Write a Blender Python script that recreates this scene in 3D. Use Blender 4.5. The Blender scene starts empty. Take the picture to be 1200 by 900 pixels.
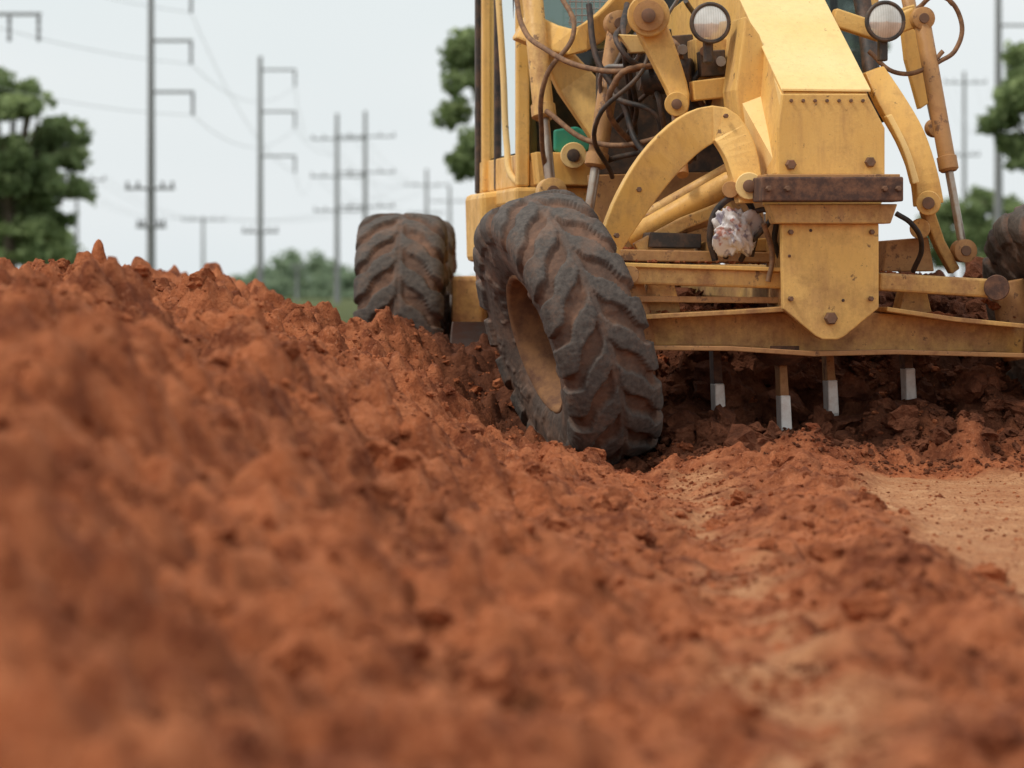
import bpy, bmesh, math, random
import numpy as np
from mathutils import Vector, Matrix
random.seed(7); rng=np.random.default_rng(7)
F=4410.0; HC=0.86; HZ=340.0
sc=bpy.context.scene
col=sc.collection
sc.view_settings.view_transform='Standard'
try: sc.view_settings.look='None'
except Exception: pass
sc.view_settings.exposure=0
# ---------------------------------------------------------------- noise
def h2(ix,iy,s):
    n=(ix*374761393+iy*668265263+s*974634777)&0xffffffff
    n=((n^(n>>13))*1274126177)&0xffffffff
    n=(n^(n>>16))&0xffffffff
    return n/4294967296.0
def vn(x,y,s):
    ix=np.floor(x).astype(np.int64); iy=np.floor(y).astype(np.int64)
    fx=x-ix; fy=y-iy
    fx=fx*fx*fx*(fx*(fx*6-15)+10); fy=fy*fy*fy*(fy*(fy*6-15)+10)
    a=h2(ix,iy,s);b=h2(ix+1,iy,s);c=h2(ix,iy+1,s);d=h2(ix+1,iy+1,s)
    return (a+(b-a)*fx)*(1-fy)+(c+(d-c)*fx)*fy
def fbm(x,y,s,o=4):
    t=0;a=.5
    for i in range(o):
        t=t+a*(vn(x,y,s+i)*2-1); x=x*2.03+17.1; y=y*2.03+5.3; a*=.5
    return t
def clodn(x,y,cell,s,wp=.35):
    wx=x+cell*wp*fbm(x/cell*1.3,y/cell*1.3,s+50,3); wy=y+cell*wp*fbm(x/cell*1.3+9,y/cell*1.3,s+60,3)
    gx=wx/cell; gy=wy/cell
    ix=np.floor(gx).astype(np.int64); iy=np.floor(gy).astype(np.int64)
    best=np.zeros_like(x)
    for di in (-1,0,1):
        for dj in (-1,0,1):
            jx=ix+di; jy=iy+dj
            cx=jx+h2(jx,jy,s); cy=jy+h2(jx,jy,s+1)
            r=.15+.45*h2(jx,jy,s+2)**2
            q=r*r-((gx-cx)**2+(gy-cy)**2)
            best=np.maximum(best,np.sqrt(np.maximum(q,0)))
    return best*cell
def ss(e0,e1,x):
    t=np.clip((x-e0)/(e1-e0),0,1); return t*t*(3-2*t)
# ---------------------------------------------------------------- machine frame
TH=math.radians(9.2); CT,ST=math.cos(TH),math.sin(TH)
OX=(950-600)/F*18.19; OY=18.19
XS=np.array([-60,-9,-6,-4,-2.9,-2.3,-1.7,-1.16,-.8,-.58,-.35,0,.31,.62,.78,1.0,1.25,1.5,1.62,60])
ZS=np.array([0,0,.35,.95,1.08,1.02,.91,.80,.73,.65,.48,.27,.12,.02,.0,.05,.08,.02,0,0])
def base(x,y):
    u=x+.027*(17-y)
    z=np.interp(u,XS,ZS)
    xl=(x-OX)*CT+(y-OY)*ST; yl=-(x-OX)*ST+(y-OY)*CT
    k=ss(20.8,22.0,y); z=z*(1-k*ss(-1.95,-1.6,xl))
    z=z*(1-ss(120,200,y)); 
    def g(cx,cy,sx,sy,a): return a*np.exp(-.5*((x-cx)/sx)**2-.5*((y-cy)/sy)**2)
    z=z+g(-1.45,9.5,.75,2.2,.12)+g(-.14,20.3,.38,.7,.27)+g(-.25,12.5,.4,1.2,.05)+g(.15,7.5,.5,1.6,.10)+g(.95,9.5,.25,1.5,.05)
    m=.22*ss(-1.30,-.3,yl)+.52*ss(.0,1.1,yl)+.16*ss(1.1,2.3,yl)
    m=m*(1-ss(2.6,3.0,yl))*ss(-1.05,-.60,xl)*(1-ss(4,6,xl))
    z=np.maximum(z,m)
    z=z+g(.9,16.6,.25,.35,.07)+g(1.25,16.7,.25,.3,.08)
    z=z-g(.40,17.75,.28,.45,.09)
    return z
def mask(x,y):
    u=x+.027*(17-y)
    xl=(x-OX)*CT+(y-OY)*ST; yl=-(x-OX)*ST+(y-OY)*CT
    e=.18*fbm(x*2.2,y*2.2,5,5)
    m=1-ss(1.36,1.62,u+e)
    m=np.maximum(m,ss(-1.25,-.95,yl+e)*(1-ss(3.0,3.4,yl)))
    strip=np.exp(-((u-.80+e*.6)/.13)**2)*(1-ss(16.2,16.8,y))
    return m,strip
def height(x,y):
    z=base(x,y); m,strip=mask(x,y)
    l=m*(1-.6*strip)
    xl=(x-OX)*CT+(y-OY)*ST; yl=-(x-OX)*ST+(y-OY)*CT
    cut=ss(-.9,-.2,yl)*ss(-1.0,-.6,xl)
    bk=.45+.55*ss(.03,.3,z)
    amp=l*bk
    lw=.15*ss(0,.35,z)*(1-.6*cut)
    z=z+.10*amp*fbm(x*1.5,y*1.1,11,3)+.115*amp*fbm(x*4.3,y*3.0,21,3)
    z=z+amp*(.75*clodn(x,y,.34,31,.55)+.85*clodn(x,y,.16,41,.5)+.8*clodn(x,y,.075,51,.45)+.6*clodn(x,y,.042,61,.3))
    z=z+cut*.65*clodn(x,y,.28,131,.5)
    z=z+amp*(.018*fbm(x*13,y*11,171,3))
    z=z+l*.009*fbm(x*32,y*30,71,2)-.035*amp-lw*amp
    z=z+(1-m)*(.010*fbm(x*3,y*.7,81,3)+.009*fbm(x*18,y*14,83,3)+.005*np.sin(y*26+3*np.sin(x*9))*ss(-.1,.3,fbm(x*1.2,y*.2,88,2)))
    return z
# ---------------------------------------------------------------- materials
def newmat(n):
    m=bpy.data.materials.new(n); m.use_nodes=True
    nt=m.node_tree; b=nt.nodes['Principled BSDF']; return m,nt,b
def N(nt,t,**k):
    n=nt.nodes.new(t)
    for a,v in k.items():
        if a in n.inputs: n.inputs[a].default_value=v
        else: setattr(n,a,v)
    return n
def noise(nt,vec,scale,detail=5,rough=.6):
    n=N(nt,'ShaderNodeTexNoise'); n.inputs['Scale'].default_value=scale; n.inputs['Detail'].default_value=detail; n.inputs['Roughness'].default_value=rough
    nt.links.new(vec,n.inputs['Vector']); return n.outputs['Fac']
def ramp(nt,f,a,b,c0=(0,0,0,1),c1=(1,1,1,1)):
    if a>b: a,b,c0,c1=b,a,c1,c0
    c0=tuple(c0)+(1,) if len(c0)==3 else c0; c1=tuple(c1)+(1,) if len(c1)==3 else c1
    r=N(nt,'ShaderNodeValToRGB'); e=r.color_ramp.elements; e[0].position=a; e[1].position=b; e[0].color=c0; e[1].color=c1
    nt.links.new(f,r.inputs['Fac']); return r.outputs['Color']
def mix(nt,f,a,b,bt='MIX'):
    m=N(nt,'ShaderNodeMix'); m.data_type='RGBA'; m.blend_type=bt
    for i,v in ((0,f),(6,a),(7,b)):
        if isinstance(v,(int,float)): m.inputs[i].default_value=v
        elif isinstance(v,tuple): m.inputs[i].default_value=v if len(v)==4 else v+(1,)
        else: nt.links.new(v,m.inputs[i])
    return m.outputs[2]
def mth(nt,op,a,b,clamp=False):
    m=N(nt,'ShaderNodeMath'); m.operation=op; m.use_clamp=clamp
    for i,v in ((0,a),(1,b)):
        if isinstance(v,(int,float)): m.inputs[i].default_value=v
        else: nt.links.new(v,m.inputs[i])
    return m.outputs[0]
def bump(nt,b,f,st,dist):
    bp=N(nt,'ShaderNodeBump'); bp.inputs['Strength'].default_value=st; bp.inputs['Distance'].default_value=dist
    nt.links.new(f,bp.inputs['Height']); nt.links.new(bp.outputs['Normal'],b.inputs['Normal'])
def objc(nt,scale=(1,1,1)):
    t=N(nt,'ShaderNodeTexCoord')
    if scale==(1,1,1): return t.outputs['Object']
    m=N(nt,'ShaderNodeMapping'); m.inputs['Scale'].default_value=scale
    nt.links.new(t.outputs['Object'],m.inputs['Vector']); return m.outputs['Vector']
def mat_soil(name,ground=True,damp_shade=False):
    m,nt,b=newmat(name); v=objc(nt)
    n1=noise(nt,v,1.6,3); n2=noise(nt,v,9,4,.7); n3=noise(nt,v,60,2,.7)
    c=mix(nt,ramp(nt,n1,.38,.62),(.22,.062,.026),(.44,.135,.053))
    c=mix(nt,mth(nt,'MULTIPLY',ramp(nt,n2,.45,.68),.75),c,(.57,.205,.09))
    c=mix(nt,mth(nt,'MULTIPLY',ramp(nt,n2,.50,.32),.65),c,(.14,.038,.018))
    c=mix(nt,mth(nt,'MULTIPLY',ramp(nt,n3,.58,.75),.5),c,(.62,.29,.165))
    if damp_shade: c=mix(nt,.88,c,mix(nt,ramp(nt,n2,.35,.7),(.065,.023,.012),(.22,.082,.044)))  # mound clods: dampness and the shade under the machine darkened into the colour
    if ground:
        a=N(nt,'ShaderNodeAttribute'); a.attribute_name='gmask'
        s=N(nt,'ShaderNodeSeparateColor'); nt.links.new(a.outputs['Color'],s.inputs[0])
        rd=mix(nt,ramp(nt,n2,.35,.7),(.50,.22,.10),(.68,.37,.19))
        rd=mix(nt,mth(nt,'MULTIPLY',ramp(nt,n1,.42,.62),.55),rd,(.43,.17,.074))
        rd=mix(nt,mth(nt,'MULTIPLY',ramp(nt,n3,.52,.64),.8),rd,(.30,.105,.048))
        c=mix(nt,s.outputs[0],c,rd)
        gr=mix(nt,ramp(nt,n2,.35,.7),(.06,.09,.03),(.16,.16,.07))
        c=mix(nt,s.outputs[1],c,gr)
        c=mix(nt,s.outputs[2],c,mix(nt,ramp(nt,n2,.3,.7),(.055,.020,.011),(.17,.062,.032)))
    nt.links.new(c,b.inputs['Base Color']); b.inputs['Roughness'].default_value=.95
    b.inputs['Specular IOR Level'].default_value=.15
    bump(nt,b,noise(nt,v,36,4,.75),1.0,.03)
    return m
def mat_paint(name,c0,c1,dirt=.5,rust=.5):
    m,nt,b=newmat(name); v=objc(nt); vs=objc(nt,(1,1,.18))
    n1=noise(nt,v,2.5,3); n2=noise(nt,v,14,6,.7); n3=noise(nt,vs,22,4,.6); n4=noise(nt,v,70,3,.7); n5=noise(nt,v,5,6,.75)
    c=mix(nt,ramp(nt,n1,.3,.7),c0,c1)
    sp=N(nt,'ShaderNodeSeparateXYZ'); t=N(nt,'ShaderNodeTexCoord'); nt.links.new(t.outputs['Object'],sp.inputs[0])
    mr=N(nt,'ShaderNodeMapRange'); mr.inputs[1].default_value=1.6; mr.inputs[2].default_value=.5; nt.links.new(sp.outputs[2],mr.inputs[0])
    low=mth(nt,'MULTIPLY',mr.outputs[0],.12)
    n5=mth(nt,'ADD',n5,low)
    c=mix(nt,mth(nt,'MULTIPLY',ramp(nt,n3,.48,.70),.55*dirt,True),c,(.42,.21,.085))
    c=mix(nt,mth(nt,'MULTIPLY',ramp(nt,n5,.52-.06*dirt,.70),.8*min(dirt,1.1),True),c,mix(nt,ramp(nt,n2,.35,.65),(.24,.105,.048),(.48,.245,.11)))
    r=mth(nt,'MULTIPLY',ramp(nt,n2,.66-.06*rust,.71-.05*rust),.8)
    c=mix(nt,r,c,(.11,.05,.03))
    c=mix(nt,mth(nt,'MULTIPLY',ramp(nt,n4,.63,.72),.45),c,(.24,.11,.05))
    nt.links.new(c,b.inputs['Base Color'])
    rr=ramp(nt,n5,.4,.65,(.36,.36,.36,1),(.85,.85,.85,1)); nt.links.new(rr,b.inputs['Roughness'])
    bump(nt,b,n4,.3,.004)
    return m
def mat_simple(name,c,rough=.6,metal=0,dust=.35,dustc=(.32,.14,.07),sc_=12):
    m,nt,b=newmat(name); v=objc(nt)
    n=noise(nt,v,sc_,5,.7)
    cc=mix(nt,mth(nt,'MULTIPLY',ramp(nt,n,.42,.66),dust),c,dustc)
    nt.links.new(cc,b.inputs['Base Color']); b.inputs['Roughness'].default_value=rough; b.inputs['Metallic'].default_value=metal
    bump(nt,b,noise(nt,v,60,2),.25,.004)
    return m
YEL=mat_paint('yellow_paint',(.74,.42,.10),(.86,.54,.17),.6,.45)
YLT=mat_paint('yellow_paint_clean_lit',(.88,.58,.20),(.93,.69,.32),.22,.0)  # cleaner paint, with the lit-up hood top's brightness put into its colour
YDK=mat_paint('yellow_paint_dirty',(.64,.36,.095),(.76,.47,.155),1.1,.9)
YRU=mat_paint('rusty_yellow_paint',(.42,.21,.07),(.56,.30,.10),1.4,1.5)
RUS=mat_simple('rusty_steel',(.07,.035,.025),.75,0,.7,(.26,.12,.06),16)
BLK=mat_simple('black_rubber',(.02,.018,.017),.6,0,.45,(.22,.11,.06))
DRK=mat_simple('dark_metal',(.045,.04,.036),.55,.2,.5,(.24,.13,.07))
GRY=mat_simple('grey_steel',(.30,.29,.27),.4,.4,.4)
CHR=mat_simple('chrome_rod',(.40,.34,.28),.35,.7,.6,(.3,.15,.08))
TIP=mat_simple('worn_steel_tip',(.80,.78,.74),.35,.1,.35,(.40,.22,.13),20)
GRN=mat_simple('green_cloth',(.02,.25,.17),.8,0,.1)
BOL=mat_simple('bolt_steel',(.16,.09,.055),.6,.2,.4)
HOS=mat_simple('dusty_hose',(.16,.085,.045),.75,0,.6,(.42,.22,.10),30)
MUD=mat_simple('muddy_rim',(.30,.15,.065),.9,0,.9,(.12,.055,.034),7)
SOIL=mat_soil('red_soil'); CLOD=mat_soil('red_soil_clods',False); CLD2=mat_soil('damp_shaded_clods',False,True)
def mat_tyre():
    m,nt,b=newmat('tyre_rubber'); v=objc(nt)
    a=N(nt,'ShaderNodeAttribute'); a.attribute_name='lug'
    n=noise(nt,v,7,5,.7); n2=noise(nt,v,40,4,.7)
    c=mix(nt,ramp(nt,n2,.3,.7),(.055,.047,.042),(.125,.104,.090))
    c=mix(nt,mth(nt,'MULTIPLY',ramp(nt,n,.50,.70),.6),c,(.24,.14,.095))
    g=mth(nt,'MULTIPLY',mth(nt,'SUBTRACT',1.0,a.outputs['Fac']),.70)
    c=mix(nt,g,c,mix(nt,ramp(nt,n,.35,.65),(.085,.045,.030),(.22,.11,.065)))
    nt.links.new(c,b.inputs['Base Color']); b.inputs['Roughness'].default_value=.8; b.inputs['Specular IOR Level'].default_value=.3
    bump(nt,b,n2,.5,.008); return m
TYR=mat_tyre()
def mat_glass():
    m,nt,b=newmat('cab_glass')
    t=N(nt,'ShaderNodeBsdfTransparent'); t.inputs['Color'].default_value=(.40,.46,.43,1)
    g=N(nt,'ShaderNodeBsdfGlossy'); g.inputs['Roughness'].default_value=.06; g.inputs['Color'].default_value=(.8,.85,.85,1)
    mx=N(nt,'ShaderNodeMixShader'); fr=N(nt,'ShaderNodeFresnel'); fr.inputs['IOR'].default_value=1.5
    nt.links.new(fr.outputs[0],mx.inputs[0]); nt.links.new(t.outputs[0],mx.inputs[1]); nt.links.new(g.outputs[0],mx.inputs[2])
    nt.links.new(mx.outputs[0],nt.nodes['Material Output'].inputs['Surface']); return m
GLS=mat_glass()
# ---------------------------------------------------------------- mesh utils
def npmesh(name,v,f,mat=None,smooth=True,nv=4):
    me=bpy.data.meshes.new(name); v=np.asarray(v,dtype=np.float32); f=np.asarray(f,dtype=np.int32)
    me.vertices.add(len(v)); me.vertices.foreach_set('co',v.ravel())
    me.loops.add(f.size); me.loops.foreach_set('vertex_index',f.ravel())
    me.polygons.add(len(f)); me.polygons.foreach_set('loop_start',np.arange(0,f.size,nv,dtype=np.int32))
    me.polygons.foreach_set('loop_total',np.full(len(f),nv,dtype=np.int32))
    me.polygons.foreach_set('use_smooth',np.full(len(f),smooth,dtype=bool))
    me.update(calc_edges=True); me.validate()
    o=bpy.data.objects.new(name,me); col.objects.link(o)
    if mat: me.materials.append(mat)
    return o
# ---------------------------------------------------------------- ground
def axis(lo,hi,step,far_lo,far_hi,gr=1.12):
    a=list(np.arange(lo,hi,step)); s=step; x=a[-1]
    while x<far_hi: s*=gr; x+=s; a.append(x)
    s=step; x=lo; pre=[]
    while x>far_lo: s*=gr; x-=s; pre.append(x)
    return np.array(pre[::-1]+a)
ax=axis(-2.9,2.7,.0135,-4000,4000)
ys=[4.2]
while ys[-1]<21.5: ys.append(ys[-1]+.014+.0005*(ys[-1]-4.2))
s=.03
while ys[-1]<9000: s*=1.1; ys.append(ys[-1]+s)
s=.02; pre=[4.2]
while pre[-1]>-400: s*=1.15; pre.append(pre[-1]-s)
ay=np.array(pre[1:][::-1]+ys)
X,Y=np.meshgrid(ax,ay); nx,ny=len(ax),len(ay)
Z=height(X,Y)
idx=np.arange(nx*ny).reshape(ny,nx)
fc=np.stack([idx[:-1,:-1],idx[:-1,1:],idx[1:,1:],idx[1:,:-1]],-1).reshape(-1,4)
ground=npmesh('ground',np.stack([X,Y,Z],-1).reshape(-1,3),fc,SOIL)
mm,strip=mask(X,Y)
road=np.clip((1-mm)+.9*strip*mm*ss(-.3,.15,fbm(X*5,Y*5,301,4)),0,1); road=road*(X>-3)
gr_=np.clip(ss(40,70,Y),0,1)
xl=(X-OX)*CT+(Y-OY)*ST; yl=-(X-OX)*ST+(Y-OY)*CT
wet_shade=ss(-.85,-.1,yl+.4*fbm(X*3,Y*3,90,2))*(1-ss(3.0,3.6,yl))*ss(-2.1,-1.3,xl)*.95  # moist soil by the wheels plus the mound's shade, both darkened in colour
cd=np.stack([road,gr_,wet_shade,np.ones_like(road)],-1).reshape(-1,4).astype(np.float32)
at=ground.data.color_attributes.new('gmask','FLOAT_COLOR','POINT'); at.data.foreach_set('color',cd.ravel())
# ---------------------------------------------------------------- soil clods
def ico(sub):
    bm=bmesh.new(); bmesh.ops.create_icosphere(bm,subdivisions=sub,radius=1)
    v=np.array([p.co[:] for p in bm.verts]); f=np.array([[q.index for q in p.verts] for p in bm.faces]); bm.free(); return v,f
def shapes(sub,n):
    out=[]
    v,f=ico(sub)
    for i in range(n):
        w=v.copy(); 
        for k in range(8):
            d=rng.normal(size=3); d/=np.linalg.norm(d); c=rng.uniform(.4,.85)
            q=w@d; w=w-np.outer(np.maximum(q-c,0),d)
        nn_=fbm(v[:,0]*2.2+v[:,2]*1.7+i*3.1,v[:,1]*2.2-v[:,2]*1.9,500+i,4)
        w*=(1+.5*nn_)[:,None]
        w*=rng.uniform(.7,1.15,3); w*=1+rng.normal(0,.04,(len(w),1)); out.append(w)
    return out,f
def rotm(n):
    q=rng.normal(size=(n,4)); q/=np.linalg.norm(q,axis=1)[:,None]; w,x,y,z=q.T
    return np.stack([1-2*(y*y+z*z),2*(x*y-z*w),2*(x*z+y*w),2*(x*y+z*w),1-2*(x*x+z*z),2*(y*z-x*w),2*(x*z-y*w),2*(y*z+x*w),1-2*(x*x+y*y)],-1).reshape(n,3,3)
def scatter(name,px,py,size,sub,mat=None,sink=.25):
    sh,f=shapes(sub,14); V=[];Fc=[];o=0
    R=rotm(len(px)); z=height(px,py)
    for i in range(len(px)):
        w=(sh[i%14]*size[i])@R[i].T; w[:,2]*=.8
        w+=np.array([px[i],py[i],z[i]+size[i]*(1-sink)*.3]); V.append(w); Fc.append(f+o); o+=len(w)
    return npmesh(name,np.concatenate(V),np.concatenate(Fc),mat or CLOD,smooth=False,nv=3)
n=42000
py=rng.uniform(0,1,n)**.8*15.5+5; hw=py*.15
px=rng.uniform(-1,1,n)*hw
m_,s_=mask(px,py); clump=fbm(px*4,py*4,401,3)
keep=rng.uniform(0,1,n)<np.where(m_>.5,ss(-.4,.2,clump),.28*ss(-.2,.3,clump)+.05)
px,py=px[keep],py[keep]
sz=np.exp(rng.normal(-4.9,.45,len(px))).clip(.004,.022)
m_,s_=mask(px,py); sz=np.where(m_>.5,sz,sz*.75)
c1=scatter('soil_crumbs',px,py,sz,1)
n=1300
py=rng.uniform(0,1,n)**.8*15.5+5; px=rng.uniform(-1,1,n)*py*.15
m_,s_=mask(px,py); keep=(m_>.5)&(rng.uniform(0,1,n)>s_*.6); px,py=px[keep],py[keep]
sz=np.exp(rng.normal(-3.75,.5,len(px))).clip(.012,.075)
c2=scatter('soil_clods',px,py,sz,3,None,.5)
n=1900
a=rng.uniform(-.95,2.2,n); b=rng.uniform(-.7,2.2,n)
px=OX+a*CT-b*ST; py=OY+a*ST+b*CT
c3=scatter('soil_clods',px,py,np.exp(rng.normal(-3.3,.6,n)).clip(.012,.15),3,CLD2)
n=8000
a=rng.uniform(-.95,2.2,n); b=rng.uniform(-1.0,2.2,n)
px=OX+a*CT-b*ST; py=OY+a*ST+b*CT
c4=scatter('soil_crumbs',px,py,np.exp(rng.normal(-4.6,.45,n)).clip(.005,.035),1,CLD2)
# ---------------------------------------------------------------- grader helpers
G=bpy.data.objects.new('motor_grader',None); col.objects.link(G)
G.location=(OX,OY,0); G.rotation_euler=(0,0,TH)
def S(px,py,y):
    k=(px-600)/F
    x=(k*(OY+CT*y)-OX+ST*y)/(CT-ST*k)
    wy=OY+ST*x+CT*y
    return Vector((x,y,HC+(HZ-py)/F*wy))
def fin(o,mat,bev=.006,seg=2,smooth=False,parent=G):
    o.parent=parent
    if mat and not o.data.materials: o.data.materials.append(mat)
    if bev:
        b=o.modifiers.new('b','BEVEL'); b.width=bev; b.segments=seg; b.limit_method='ANGLE'; b.angle_limit=math.radians(35)
    return o
def mesh(name,v,f,mat,bev=.006,parent=G):
    me=bpy.data.meshes.new(name); me.from_pydata([tuple(p) for p in v],[],f)
    bm=bmesh.new(); bm.from_mesh(me); bmesh.ops.recalc_face_normals(bm,faces=bm.faces); bm.to_mesh(me); bm.free()
    o=bpy.data.objects.new(name,me); col.objects.link(o); return fin(o,mat,bev,parent=parent)
def plate(name,pts,y,t,mat,bev=.006):
    a=[S(p[0],p[1],y) for p in pts]; b=[p+Vector((0,t,0)) for p in a]; n=len(a)
    return mesh(name,a+b,[list(range(n)),list(range(2*n-1,n-1,-1))]+[[i,(i+1)%n,n+(i+1)%n,n+i] for i in range(n)],mat,bev)
def box(name,x0,x1,y0,y1,z0,z1,mat,bev=.008,parent=G):
    v=[(x,y,z) for x in(x0,x1) for y in(y0,y1) for z in(z0,z1)]
    return mesh(name,v,[[0,1,3,2],[4,6,7,5],[0,4,5,1],[2,3,7,6],[0,2,6,4],[1,5,7,3]],mat,bev,parent)
def revolve(name,p0,p1,prof,mat,seg=28,parent=G,bev=0):
    p0=Vector(p0);p1=Vector(p1); d=(p1-p0).normalized(); L=(p1-p0).length
    up=Vector((0,0,1)) if abs(d.z)<.9 else Vector((1,0,0)); u=d.cross(up).normalized(); w=d.cross(u)
    v=[];f=[]
    for (t,r) in prof:
        c=p0+d*(t*L)
        for i in range(seg):
            a=2*math.pi*i/seg; v.append(c+(u*math.cos(a)+w*math.sin(a))*r)
    m=len(prof)
    for j in range(m-1):
        for i in range(seg): f.append([j*seg+i,j*seg+(i+1)%seg,(j+1)*seg+(i+1)%seg,(j+1)*seg+i])
    f.append(list(range(seg))); f.append(list(range((m-1)*seg,m*seg)))
    o=mesh(name,v,f,mat,bev,parent)
    for p in o.data.polygons: p.use_smooth=len(p.vertices)==4
    try:
        o.data.set_sharp_from_angle(angle=math.radians(40))
    except Exception: pass
    return o
def cyl(name,p0,p1,r,mat,seg=24,parent=G): return revolve(name,p0,p1,[(0,r*.94),(.02,r),(.98,r),(1,r*.94)],mat,seg,parent)
def hyd(name,a,b,r,frac=.6,mat=YRU,flip=False):
    a=Vector(a);b=Vector(b); m=a.lerp(b,frac); L=(b-a).length
    revolve(name+'_barrel',a,m,[(0,r*.8),(.02,r),(.90,r),(.905,r*1.18),(.985,r*1.18),(1,r*.9)],mat)
    cyl(name+'_rod',m,b,r*.5,CHR)
    for i,p in enumerate((a,b)):
        cyl(name+'_eye_%d'%i,p+Vector((-.0,-r*1.1,0)),p+Vector((0,r*1.1,0)),r*1.35,mat)
        cyl(name+'_pin_%d'%i,p+Vector((-.0,-r*1.3,0)),p+Vector((0,r*1.3,0)),r*.6,BOL)
def hose(name,pts,r,mat=BLK,parent=G):
    c=bpy.data.curves.new(name,'CURVE'); c.dimensions='3D'; c.bevel_depth=r; c.bevel_resolution=3; c.resolution_u=10
    s=c.splines.new('BEZIER'); s.bezier_points.add(len(pts)-1)
    for p,q in zip(s.bezier_points,pts): p.co=q; p.handle_left_type=p.handle_right_type='AUTO'
    o=bpy.data.objects.new(name,c); col.objects.link(o); o.parent=parent; c.materials.append(mat); c.use_fill_caps=True; return o
def H(name,pts,r,mat=BLK): return hose(name,[S(*p) for p in pts],r,mat)
def beam(name,pts,mat,bev=.008):
    C=[S(p[0],p[1],p[2]) for p in pts]; v=[];f=[]
    for i,c in enumerate(C):
        t=(C[min(i+1,len(C)-1)]-C[max(i-1,0)]); t.y=0; t.normalize(); nrm=Vector((-t.z,0,t.x)); w=pts[i][3]/2; d=pts[i][4]/2
        for a,b in((-1,-1),(1,-1),(1,1),(-1,1)): v.append(c+nrm*w*a+Vector((0,d*b,0)))
    for i in range(len(C)-1):
        for k in range(4): f.append([i*4+k,i*4+(k+1)%4,i*4+4+(k+1)%4,i*4+4+k])
    f.append([0,1,2,3]); k=4*(len(C)-1); f.append([k,k+1,k+2,k+3])
    return mesh(name,v,f,mat,bev)
def smoothpts(pts,n=4):
    P=[np.array(p,float) for p in pts]; out=[]
    for i in range(len(P)-1):
        p0=P[max(i-1,0)];p1=P[i];p2=P[i+1];p3=P[min(i+2,len(P)-1)]
        for k in range(n):
            t=k/n; out.append(tuple(.5*((2*p1)+(-p0+p2)*t+(2*p0-5*p1+4*p2-p3)*t*t+(-p0+3*p1-3*p2+p3)*t**3)))
    out.append(tuple(P[-1])); return out
def bolt(px,py,y,r=.018,mat=BOL,l=.03):
    p=S(px,py,y); revolve('bolt',p+Vector((0,0,0)),p+Vector((0,-l,0)),[(0,r),(.75,r),(1,r*.8)],mat,6)
# ---------------------------------------------------------------- tyre
def tyre_mesh(name,R=.68,NL=18,sign=1):
    k=[(-.150,.33),(-.185,.37),(-.208,.45),(-.212,.53),(-.202,.595),(-.184,.634),(-.13,.648),(-.065,.654),(0,.656)]
    k=k+[(-a,r) for a,r in k[-2::-1]]
    k=np.array(k); T=np.concatenate([[0],np.cumsum(np.hypot(*np.diff(k,axis=0).T))]); t=np.linspace(0,T[-1],110)
    A=np.interp(t,T,k[:,0]); Rr=np.interp(t,T,k[:,1])
    for _ in range(3): A[1:-1]=(A[:-2]+2*A[1:-1]+A[2:])/4; Rr[1:-1]=(Rr[:-2]+2*Rr[1:-1]+Rr[2:])/4
    dA=np.gradient(A);dR=np.gradient(Rr);L=np.hypot(dA,dR); nA=-dR/L; nR=dA/L
    nth=NL*36; th=np.linspace(0,2*np.pi,nth,endpoint=False)
    TT,HH=np.meshgrid(np.arange(len(t)),th)
    s=(t-T[-1]/2)/(.26)
    sv=s[TT]; side=np.where(sv>0,1,0); av=np.abs(sv)
    sweep=.34*ss(-.02,.24,av)+.30*ss(.24,.48,av)*.6+.42*ss(.44,.66,av)+.14*ss(.6,1.0,av)
    ph=(HH*NL/(2*np.pi)+side*.5+sign*sweep*1.0)
    fr=ph-np.floor(ph); d=np.abs(fr-.5)
    wd=.27+.07*ss(.4,.9,av)
    lug=1-ss(wd-.018,wd+.018,d)
    lug=lug*ss(.0,.05,av)*(1-ss(1.14,1.19,av))
    cen=(1-ss(.05,.12,av))*.75
    lug=np.maximum(lug,cen*0.9)
    wear=1-.15*vn(HH*9,sv*4,3)
    hgt=.034*lug*wear*(1-.5*ss(.85,1.2,av))
    mudf=.010*ss(.05,.5,fbm(HH*6,sv*3,23,3))*(1-lug)
    nick=fbm(HH*40,sv*16,13,2); hgt=hgt+mudf+.003*nick*(av<1.2)
    a=A[TT]+nA[TT]*hgt; r=Rr[TT]+nR[TT]*hgt
    V=np.stack([a,np.sin(HH)*r,np.cos(HH)*r],-1).reshape(-1,3)
    ni=len(t); idx=np.arange(nth*ni).reshape(nth,ni); nxt=np.roll(idx,-1,0)
    f=np.stack([idx[:,:-1],idx[:,1:],nxt[:,1:],nxt[:,:-1]],-1).reshape(-1,4)
    o=npmesh(name,V,f,TYR)
    at=o.data.attributes.new('lug','FLOAT','POINT'); at.data.foreach_set('value',np.where(av>1.15,.65,lug).ravel().astype(np.float32))
    return o
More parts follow.
